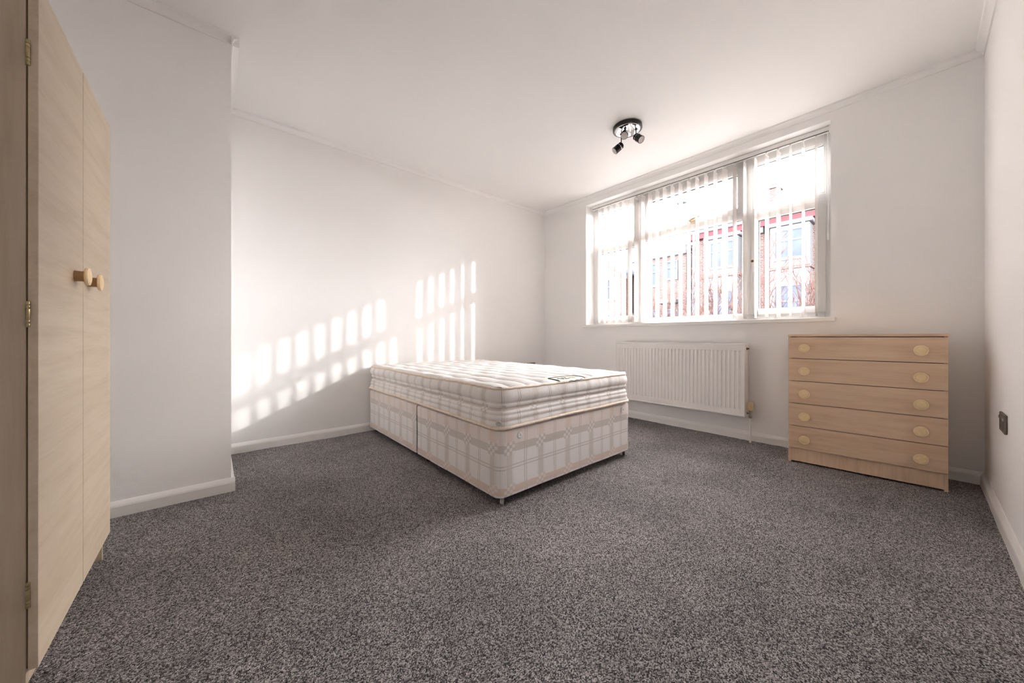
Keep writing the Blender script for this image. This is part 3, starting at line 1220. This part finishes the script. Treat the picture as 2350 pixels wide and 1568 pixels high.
# dark sheet standing in for the shade behind the doors, and brass butt hinges
obj('hinge_gap_shade', nbox(CX - 0.002, -DT + 0.0002, a0 + 0.004, a1 - 0.004, DB + 0.004, DTOP - 0.004), M['edge_and_shade'], ward)
for hz in (1.508, 0.912, 0.272):
    bm = bmesh.new()
    hx, hy = CX + 0.0035, a0 - 0.0018
    segs = [(-0.029, -0.021), (-0.020, -0.013), (-0.012, 0.012), (0.013, 0.020), (0.021, 0.029)]
    for s0, s1 in segs:
        lathe(bm, [(0.0034, s0), (0.0038, s0 + 0.001), (0.0038, s1 - 0.001), (0.0034, s1)], (hx, hy, hz), (0, 0, 1), 12)
    lathe(bm, [(0.0015, -0.03), (0.0015, 0.03)], (hx, hy, hz), (0, 0, 1), 8)
    box(bm, hx - 0.001, hx + 0.0012, hy, hy + 0.02, hz - 0.028, hz + 0.028)
    obj('hinge', bm, M['brass'], ward, smooth=True)

# ------------------------------------------------------------------ radiator
RY0, RY1, RZ0, RZ1 = 0.920, 2.106, 0.212, 0.800
RXF, RXB = XW - 0.122, XW - 0.03
rad = tag(empty('radiator', (0, 0, 0)), 'white double panel radiator with vertical flutes on the wall under the window', 'radiator')


def flute_panel(xf, sgn):
    """pressed steel panel with vertical flutes; xf front plane; sgn -1 faces the room"""
    bm = bmesh.new()
    n = 35
    ins = 0.022
    pitch = (RY1 - RY0 - 2 * ins) / n
    ys, ds = [RY0 + 0.003, RY0 + ins - 0.004], [0, 0]
    for k in range(n):
        b = RY0 + ins + k * pitch
        for f, d in ((0.04, 0.0), (0.16, 0.0075), (0.30, 0.0085), (0.44, 0.0075), (0.56, 0.0)):
            ys.append(b + f * pitch)
            ds.append(d)
    ys += [RY1 - ins + 0.004, RY1 - 0.003]
    ds += [0, 0]
    zs = [(RZ0 + 0.004, 0), (RZ0 + 0.05, 0), (RZ0 + 0.054, 0.45), (RZ0 + 0.062, 1), (RZ1 - 0.062, 1), (RZ1 - 0.054, 0.45), (RZ1 - 0.05, 0), (RZ1 - 0.004, 0)]
    g = [[bm.verts.new((xf - sgn * d * f, y, z)) for z, f in zs] for y, d in zip(ys, ds)]
    for a, b in zip(g, g[1:]):
        for k in range(len(zs) - 1):
            bm.faces.new((a[k], b[k], b[k + 1], a[k + 1]))
    back = xf - sgn * 0.014
    # back sheet closes the panel
    c = [bm.verts.new((back, y, z)) for y, z in ((RY0 + 0.003, RZ0 + 0.004), (RY1 - 0.003, RZ0 + 0.004), (RY1 - 0.003, RZ1 - 0.004), (RY0 + 0.003, RZ1 - 0.004))]
    bm.faces.new(c)
    return bm


obj('front_panel', flute_panel(RXF, -1), M['rad'], rad, smooth=True)
obj('rear_panel', nbox(RXB - 0.016, RXB, RY0 + 0.006, RY1 - 0.006, RZ0 + 0.004, RZ1 - 0.004, 0.004, 2), M['rad'], rad)
for ya, yb in ((RY0 - 0.003, RY0 + 0.004), (RY1 - 0.004, RY1 + 0.003)):
    obj('side_cover', nbox(RXF - 0.004, RXB + 0.002, ya, yb, RZ0, RZ1 + 0.003, 0.0025, 2), M['rad'], rad)
bm = bmesh.new()
box(bm, RXF - 0.004, RXF + 0.012, RY0 - 0.002, RY1 + 0.002, RZ1 - 0.006, RZ1 + 0.004, 0.003, 2)
box(bm, RXB - 0.014, RXB + 0.002, RY0 - 0.002, RY1 + 0.002, RZ1 - 0.006, RZ1 + 0.004, 0.003, 2)
yy = RY0 + 0.02
while yy < RY1 - 0.02:
    box(bm, RXF + 0.010, RXB - 0.012, yy, yy + 0.008, RZ1 - 0.003, RZ1 + 0.002)
    yy += 0.02
obj('top_grille', bm, M['rad'], rad)
bm = bmesh.new()
box(bm, RXF - 0.004, RXF + 0.01, RY0 - 0.001, RY1 + 0.001, RZ0 - 0.003, RZ0 + 0.008, 0.003, 2)
obj('bottom_edge', bm, M['rad'], rad)
for yb in (RY0 + 0.22, RY1 - 0.22):
    obj('wall_bracket', nbox(RXB + 0.0005, XW - 0.001, yb - 0.02, yb + 0.02, RZ0 + 0.1, RZ1 - 0.08, 0.002), M['rad'], rad)
bm = bmesh.new()
lathe(bm, [(0.011, 0), (0.011, 0.006), (0.007, 0.008), (0.007, 0.016), (0.004, 0.017)], (RXF + 0.05, RY0 - 0.003, RZ1 - 0.035), (0, -1, 0), 12)
obj('bleed_valve', bm, M['rust'], rad, smooth=True)
# thermostatic valve: inlet, body, head, pipe
VX, VY = RXF + 0.05, 0.892
bm = bmesh.new()
lathe(bm, [(0.009, 0), (0.012, 0.001), (0.012, 0.008), (0.008, 0.009), (0.008, 0.022)], (VX, RY0 - 0.002, 0.238), (0, -1, 0), 6)
lathe(bm, [(0.012, 0.200), (0.014, 0.203), (0.014, 0.216), (0.011, 0.219), (0.011, 0.25), (0.015, 0.252), (0.015, 0.262)], (VX, VY, 0), (0, 0, 1), 12)
vb = obj('valve_body', bm, M['chrome'], rad, smooth=True)
bm = bmesh.new()
prof = [(0.014, 0.260), (0.020, 0.264), (0.0215, 0.288), (0.021, 0.318), (0.017, 0.327), (0.0, 0.328)]
lathe(bm, prof, (VX, VY, 0), (0, 0, 1), 24)
for k in range(12):
    a = 2 * math.pi * k / 12
    x, y = VX + 0.0208 * math.cos(a), VY + 0.0208 * math.sin(a)
    box(bm, x - 0.0016, x + 0.0016, y - 0.0016, y + 0.0016, 0.270, 0.312)
obj('valve_head', bm, M['cream'], rad, smooth=True)
bm = bmesh.new()
tube(bm, [(VX, VY, -0.01), (VX, VY, 0.1), (VX, VY, 0.205)], 0.0078, 12)
obj('supply_pipe', bm, M['rad'], rad, smooth=True)

# ------------------------------------------------------------------ ceiling spotlight
LX, LY = 2.50, 1.505
spot = tag(empty('ceiling_spotlight', (LX, LY, CEIL)), 'round black chrome ceiling fitting with three small spot heads', 'ceiling light')
bm = bmesh.new()
lathe(bm, [(0.100, 0.0), (0.111, -0.003), (0.112, -0.024), (0.108, -0.029), (0.103, -0.030)], (0, 0, 0), (0, 0, 1), 48)
obj('rim', bm, M['black_chrome'], spot, smooth=True)
bm = bmesh.new()
lathe(bm, [(0.103, -0.0295), (0.09, -0.033), (0.05, -0.036), (0.0, -0.037)], (0, 0, 0), (0, 0, 1), 48)
obj('backplate', bm, M['plate_chrome'], spot, smooth='all')
Rv = Vector((math.cos(YAW), -math.sin(YAW), 0))        # photographer's right, used only to aim the heads
Fv = Vector((math.sin(YAW), math.cos(YAW), 0))


def spot_head(attach, stem, axis):
    a = Vector(attach)
    j = a + Vector((0, 0, -stem))
    ax = Vector(axis).normalized()
    bm = bmesh.new()
    tube(bm, [a + Vector((0, 0, 0.004)), j], 0.0042, 8)
    lathe(bm, [(0.011, 0.0), (0.011, 0.005), (0.005, 0.007)], a, (0, 0, -1), 14)
    arm = obj('stem', bm, M['black_chrome'], spot, smooth=True)
    c = j + ax * 0.012
    bm = bmesh.new()
    lathe(bm, [(0.012, -0.022), (0.021, -0.020), (0.0265, -0.014), (0.0265, 0.004), (0.0255, 0.006), (0.0265, 0.008), (0.0285, 0.010), (0.0285, 0.058), (0.026, 0.060), (0.025, 0.056)], c, ax, 28)
    h = obj('spot_head', bm, M['black_chrome'], spot, smooth=True)
    bm = bmesh.new()
    lathe(bm, [(0.0248, 0.050), (0.0248, 0.0600), (0.0225, 0.0607), (0.0205, 0.0590), (0.012, 0.0583), (0.0, 0.0583)], c, ax, 28)
    obj('bulb', bm, M['bulb'], h, smooth=True)
    bm = bmesh.new()
    lathe(bm, [(0.0288, 0.0065), (0.0292, 0.0095), (0.0288, 0.0125)], c, ax, 28, closed=True)
    obj('trim_ring', bm, M['plate_chrome'], h, smooth='all')
    return h


# attachment points around the plate, aimed as the heads stand
spot_head((-0.05, -0.01, -0.035), 0.040, -Fv * 1.0 - Rv * 0.45 + Vector((0, 0, -0.95)))
spot_head((0.025, -0.06, -0.034), 0.062, -Fv * 0.75 + Rv * 0.42 + Vector((0, 0, -0.80)))
spot_head((0.00, 0.055, -0.034), 0.090, Fv * 0.05 - Rv * 1.0 + Vector((0, 0, -0.85)))

# ------------------------------------------------------------------ sockets
def socket(name, loc, rz, w, h, label):
    s = tag(empty(name, loc, rz), label, 'socket')
    # local: plate faces +y
    obj('face_plate', nbox(-w / 2, w / 2, 0.0, 0.009, -h / 2, h / 2, 0.004, 3), M['bronze'], s)
    for sx in (-1, 1):
        obj('outlet_insert', nbox(sx * w * 0.25 - 0.022, sx * w * 0.25 + 0.022, 0.0091, 0.0099, -h * 0.34, h * 0.14, 0.0002), M['socket_insert'], s)
        bm = bmesh.new()
        box(bm, sx * w * 0.40 - 0.005, sx * w * 0.40 + 0.005, 0.0085, 0.0125, h * 0.16, h * 0.32, 0.001)
        obj('rocker_switch', bm, M['chrome'], s)
    return s


socket('wall_socket', (2.672, YR, 0.478), 0.0, 0.146, 0.084, 'dark bronze double socket on the right hand wall beside the chest')
socket('wall_socket', (3.147, YL, 0.484), math.pi, 0.146, 0.084, 'dark bronze double socket on the wall behind the mattress')

# ------------------------------------------------------------------ outside: street, houses, lamp, shrubs
GZ = -0.45
struct('ground', nbox(XW + WT, 60, -40, 60, GZ - 0.1, GZ), M['paving'])


def hip_roof(bm, x0, x1, y0, y1, z, zr, hip, over=0.25):
    x0 -= over; x1 += over; y0 -= over; y1 += over
    xm = 0.5 * (x0 + x1)
    c = [bm.verts.new(p) for p in ((x0, y0, z), (x1, y0, z), (x1, y1, z), (x0, y1, z))]
    r = [bm.verts.new((xm, y0 + hip, zr)), bm.verts.new((xm, y1 - hip, zr))]
    bm.faces.new((c[0], c[1], r[0]))
    bm.faces.new((c[1], c[2], r[1], r[0]))
    bm.faces.new((c[2], c[3], r[1]))
    bm.faces.new((c[3], c[0], r[0], r[1]))
    bm.faces.new(c)
    return bm


def house_window(par, x, y0, y1, z0, z1, cols=2, rows=2, depth=0.10):
    """white framed window on a wall facing -x"""
    bm = bmesh.new()
    t = 0.07
    box(bm, x - depth, x + 0.02, y0, y1, z0 - 0.04, z0 + t)
    box(bm, x - depth, x + 0.02, y0, y1, z1 - t, z1)
    for k in range(cols + 1):
        yc = y0 + (y1 - y0 - t) * k / cols
        box(bm, x - depth, x + 0.02, yc, yc + t, z0 + t, z1 - t)
    for k in range(1, rows):
        zc = z0 + (z1 - z0) * (0.62 if rows == 2 else k / rows)
        box(bm, x - depth + 0.004, x + 0.02, y0 + t, y1 - t, zc - 0.03, zc + 0.03)
    w = obj('window', bm, M['ext_white'], par)
    for k in range(cols):
        ya = y0 + t + (y1 - y0 - t) * k / cols
        yb = ya + (y1 - y0 - t) / cols - t
        obj('pane', nbox(x - 0.03, x, ya, yb, z0 + t, z1 - t), M['ext_pane'], w)
    return w


# near house pair opposite, hipped slate roof, red eaves, white two storey bays
hx, ez = 18.0, 5.72
h1 = tag(empty('street_house', (hx, 2.4, GZ)), 'red brick house opposite with slate hipped roof, red eaves and white bays', 'house')
h1.location = (0, 0, 0)
obj('wall', nbox(hx, hx + 8, -2.6, 6.95, GZ, ez), M['brick'], h1)
bm = bmesh.new()
hip_roof(bm, hx, hx + 8, -2.6, 6.95, ez + 0.12, 8.1, 3.4, 0.45)
obj('roof', bm, M['slate'], h1)
obj('eaves_board', nbox(hx - 0.40, hx - 0.02, -3.0, 7.3, ez - 0.18, ez + 0.10), M['red_wood'], h1)
obj('gutter', nbox(hx - 0.50, hx - 0.41, -3.0, 7.35, ez + 0.06, ez + 0.16, 0.02), M['lamp_steel'], h1)
for yb in (6.6, 5.55, 4.35, 2.95, 1.2, -0.5):
    obj('eaves_bracket', nbox(hx - 0.30, hx - 0.005, yb - 0.06, yb + 0.06, ez - 0.42, ez - 0.181), M['ext_white'], h1)
for y0, y1 in ((2.70, 3.95), (5.1, 6.35)):
    bay = obj('bay', nbox(hx - 0.7, hx - 0.005, y0, y1, GZ, ez - 0.42, 0.02), M['ext_white'], h1)
    obj('bay_cornice', nbox(hx - 0.80, hx - 0.005, y0 - 0.1, y1 + 0.1, ez - 0.415, ez - 0.26, 0.02), M['ext_white'], h1)
    house_window(h1, hx - 0.7, y0 + 0.12, y1 - 0.12, 3.95, 5.15, 2, 2, 0.06)
    house_window(h1, hx - 0.7, y0 + 0.12, y1 - 0.12, 1.2, 2.95, 2, 2, 0.06)
    obj('bay_band', nbox(hx - 0.76, hx - 0.005, y0 - 0.05, y1 + 0.05, 3.55, 3.66, 0.02), M['brick'], h1)
bm = bmesh.new()
box(bm, hx + 3.7, hx + 4.3, 4.6, 5.05, 7.2, 8.45)
box(bm, hx + 3.62, hx + 4.38, 4.53, 5.12, 8.45, 8.55)
for k in range(2):
    lathe(bm, [(0.09, 8.55), (0.075, 8.8)], (hx + 4.0, 4.72 + 0.22 * k, 0), (0, 0, 1), 10)
obj('chimney', bm, M['brick'], h1)

# house with flat white fascia further along
hx2 = 19.0
h2 = tag(empty('street_house', (0, 0, 0)), 'brick house further along with white fascia and blue tinted windows', 'house')
obj('wall', nbox(hx2, hx2 + 7, 8.0, 11.0, GZ, 5.4), M['brick'], h2)
obj('fascia', nbox(hx2 - 0.25, hx2 - 0.005, 7.9, 11.1, 5.25, 5.75, 0.03), M['ext_white'], h2)
bm = bmesh.new()
hip_roof(bm, hx2, hx2 + 7, 8.0, 11.0, 5.72, 6.9, 1.4, 0.2)
obj('roof', bm, M['ext_white'], h2)
house_window(h2, hx2, 9.5, 10.7, 3.7, 5.0, 2, 2)
house_window(h2, hx2, 8.4, 9.1, 4.0, 5.0, 1, 2)
house_window(h2, hx2, 9.5, 10.7, 0.9, 2.4, 2, 2)
house_window(h2, hx2, 8.4, 9.1, 1.1, 2.4, 1, 2)
obj('porch_roof', nbox(hx2 - 0.8, hx2 - 0.005, 8.2, 9.3, 2.65, 2.85, 0.03), M['ext_white'], h2)

# gable fronted house at the far left
hx3 = 19.0
h3 = tag(empty('street_house', (0, 0, 0)), 'gable fronted brick house at far left with white bargeboards', 'house')
bm = bmesh.new()
ya, yb, yc = 11.6, 16.4, 14.0
A = [bm.verts.new((hx3, y, z)) for y, z in ((ya, GZ), (yb, GZ), (yb, 4.6), (yc, 7.0), (ya, 4.6))]
B = [bm.verts.new((hx3 + 8, y, z)) for y, z in ((ya, GZ), (yb, GZ), (yb, 4.6), (yc, 7.0), (ya, 4.6))]
bm.faces.new(A)
bm.faces.new(list(reversed(B)))
for i in range(5):
    j = (i + 1) % 5
    bm.faces.new((A[i], A[j], B[j], B[i]))
obj('wall', bm, M['brick'], h3)
for s, y0 in ((1, ya - 0.3), (-1, yb + 0.3)):
    bm = bmesh.new()
    q = [(y0, 4.33), (yc, 7.06), (yc, 7.30), (y0, 4.57)]
    P = [bm.verts.new((hx3 - 0.35, y, z)) for y, z in q]
    Q = [bm.verts.new((hx3 - 0.02, y, z)) for y, z in q]
    bm.faces.new(P)
    bm.faces.new(list(reversed(Q)))
    for i in range(4):
        j = (i + 1) % 4
        bm.faces.new((P[i], P[j], Q[j], Q[i]))
    obj('bargeboard', bm, M['ext_white'], h3)
    bm = bmesh.new()
    q = [(y0, 4.58), (yc, 7.31), (yc, 7.41), (y0, 4.68)]
    P = [bm.verts.new((hx3 - 0.4, y, z)) for y, z in q]
    Q = [bm.verts.new((hx3 + 8, y, z)) for y, z in q]
    bm.faces.new(P)
    bm.faces.new(list(reversed(Q)))
    for i in range(4):
        j = (i + 1) % 4
        bm.faces.new((P[i], P[j], Q[j], Q[i]))
    obj('roof_slope', bm, M['slate'], h3)
house_window(h3, hx3, 12.2, 13.4, 3.2, 4.5, 2, 2)
house_window(h3, hx3, 14.4, 15.6, 3.2, 4.5, 2, 2)
house_window(h3, hx3, 12.2, 13.6, 0.8, 2.3, 2, 2)

# street lamp
lamp = tag(empty('street_lamp', (12.6, 5.05, GZ)), 'grey street lamp post seen through the middle of the window', 'street lamp')
bm = bmesh.new()
tube(bm, [(0, 0, 0), (0, 0, 1.5), (0, 0, 5.4)], [0.08, 0.06, 0.04], 10)
obj('post', bm, M['lamp_steel'], lamp, smooth=True)
bm = bmesh.new()
tube(bm, [(0, 0, 5.35), (0, 0.02, 5.8), (-0.05, 0.12, 6.0), (-0.1, 0.30, 6.05)], 0.028, 8)
obj('arm', bm, M['lamp_steel'], lamp, smooth=True)
bm = bmesh.new()
box(bm, -0.22, 0.02, 0.24, 0.52, 6.0, 6.12, 0.03, 2)
obj('lantern', bm, M['lamp_steel'], lamp)


# bare winter shrubs
def shrub(name, loc, height, spread, stems, seed, label, twigs=True, depth=4, r0=0.022):
    rng = random.Random(seed)
    root = tag(empty(name, loc), label, 'shrub')
    bmA, bmB = bmesh.new(), bmesh.new()

    def grow(p, d, ln, r, lev):
        pts, rad = [p.copy()], [r]
        q, dd = p.copy(), d.copy()
        m = 4
        for k in range(m):
            dd = (dd + Vector((rng.uniform(-1, 1), rng.uniform(-1, 1), rng.uniform(-0.4, 0.8))) * 0.17).normalized()
            q = q + dd * (ln / m)
            pts.append(q.copy())
            rad.append(r * (1 - 0.42 * (k + 1) / m))
        tube(bmA if lev < 2 else bmB, pts, [max(0.0055, q_) for q_ in rad], 5 if lev < 2 else 3)
        if lev >= depth:
            return
        for c in range(rng.choice((2, 3, 3))):
            t = rng.randint(1, m)
            nd = (dd + Vector((rng.uniform(-1, 1), rng.uniform(-1, 1), rng.uniform(-0.1, 1.0))) * 0.62).normalized()
            grow(pts[t], nd, ln * rng.uniform(0.55, 0.8), rad[t] * 0.70, lev + 1)
    for s in range(stems):
        a = rng.uniform(0, 2 * math.pi)
        d = Vector((math.cos(a) * spread, math.sin(a) * spread, 1)).normalized()
        grow(Vector((0.1 * math.cos(a), 0.1 * math.sin(a), -0.03)), d, height * rng.uniform(0.36, 0.46), r0 * rng.uniform(0.7, 1.1), 0)
    obj('branches', bmA, M['bark'], root, smooth='all')
    tw = obj('twigs', bmB, M['twig'], root, smooth='all')
    tag(tw, kind='stuff')
    return root


shrub('bare_shrub', (8.0, 1.55, GZ), 3.5, 0.30, 7, 3, 'tall bare shrub with forked tan branches outside the right casement', r0=0.036)
shrub('bare_shrub', (6.0, 1.1, GZ), 1.75, 0.45, 11, 51, 'low dense bare shrub at the foot of the right casement', r0=0.026)
shrub('bare_shrub', (9.3, 3.15, GZ), 3.1, 0.30, 9, 21, 'bare reddish shrub outside the right part of the middle pane', r0=0.034)
shrub('bare_shrub', (11.2, 5.2, GZ), 3.0, 0.30, 9, 31, 'bare reddish shrub outside the middle pane near the lamp post', r0=0.034)
shrub('bare_shrub', (12.4, 7.5, GZ), 2.7, 0.30, 9, 41, 'bare reddish shrub outside the left part of the middle pane', r0=0.034)
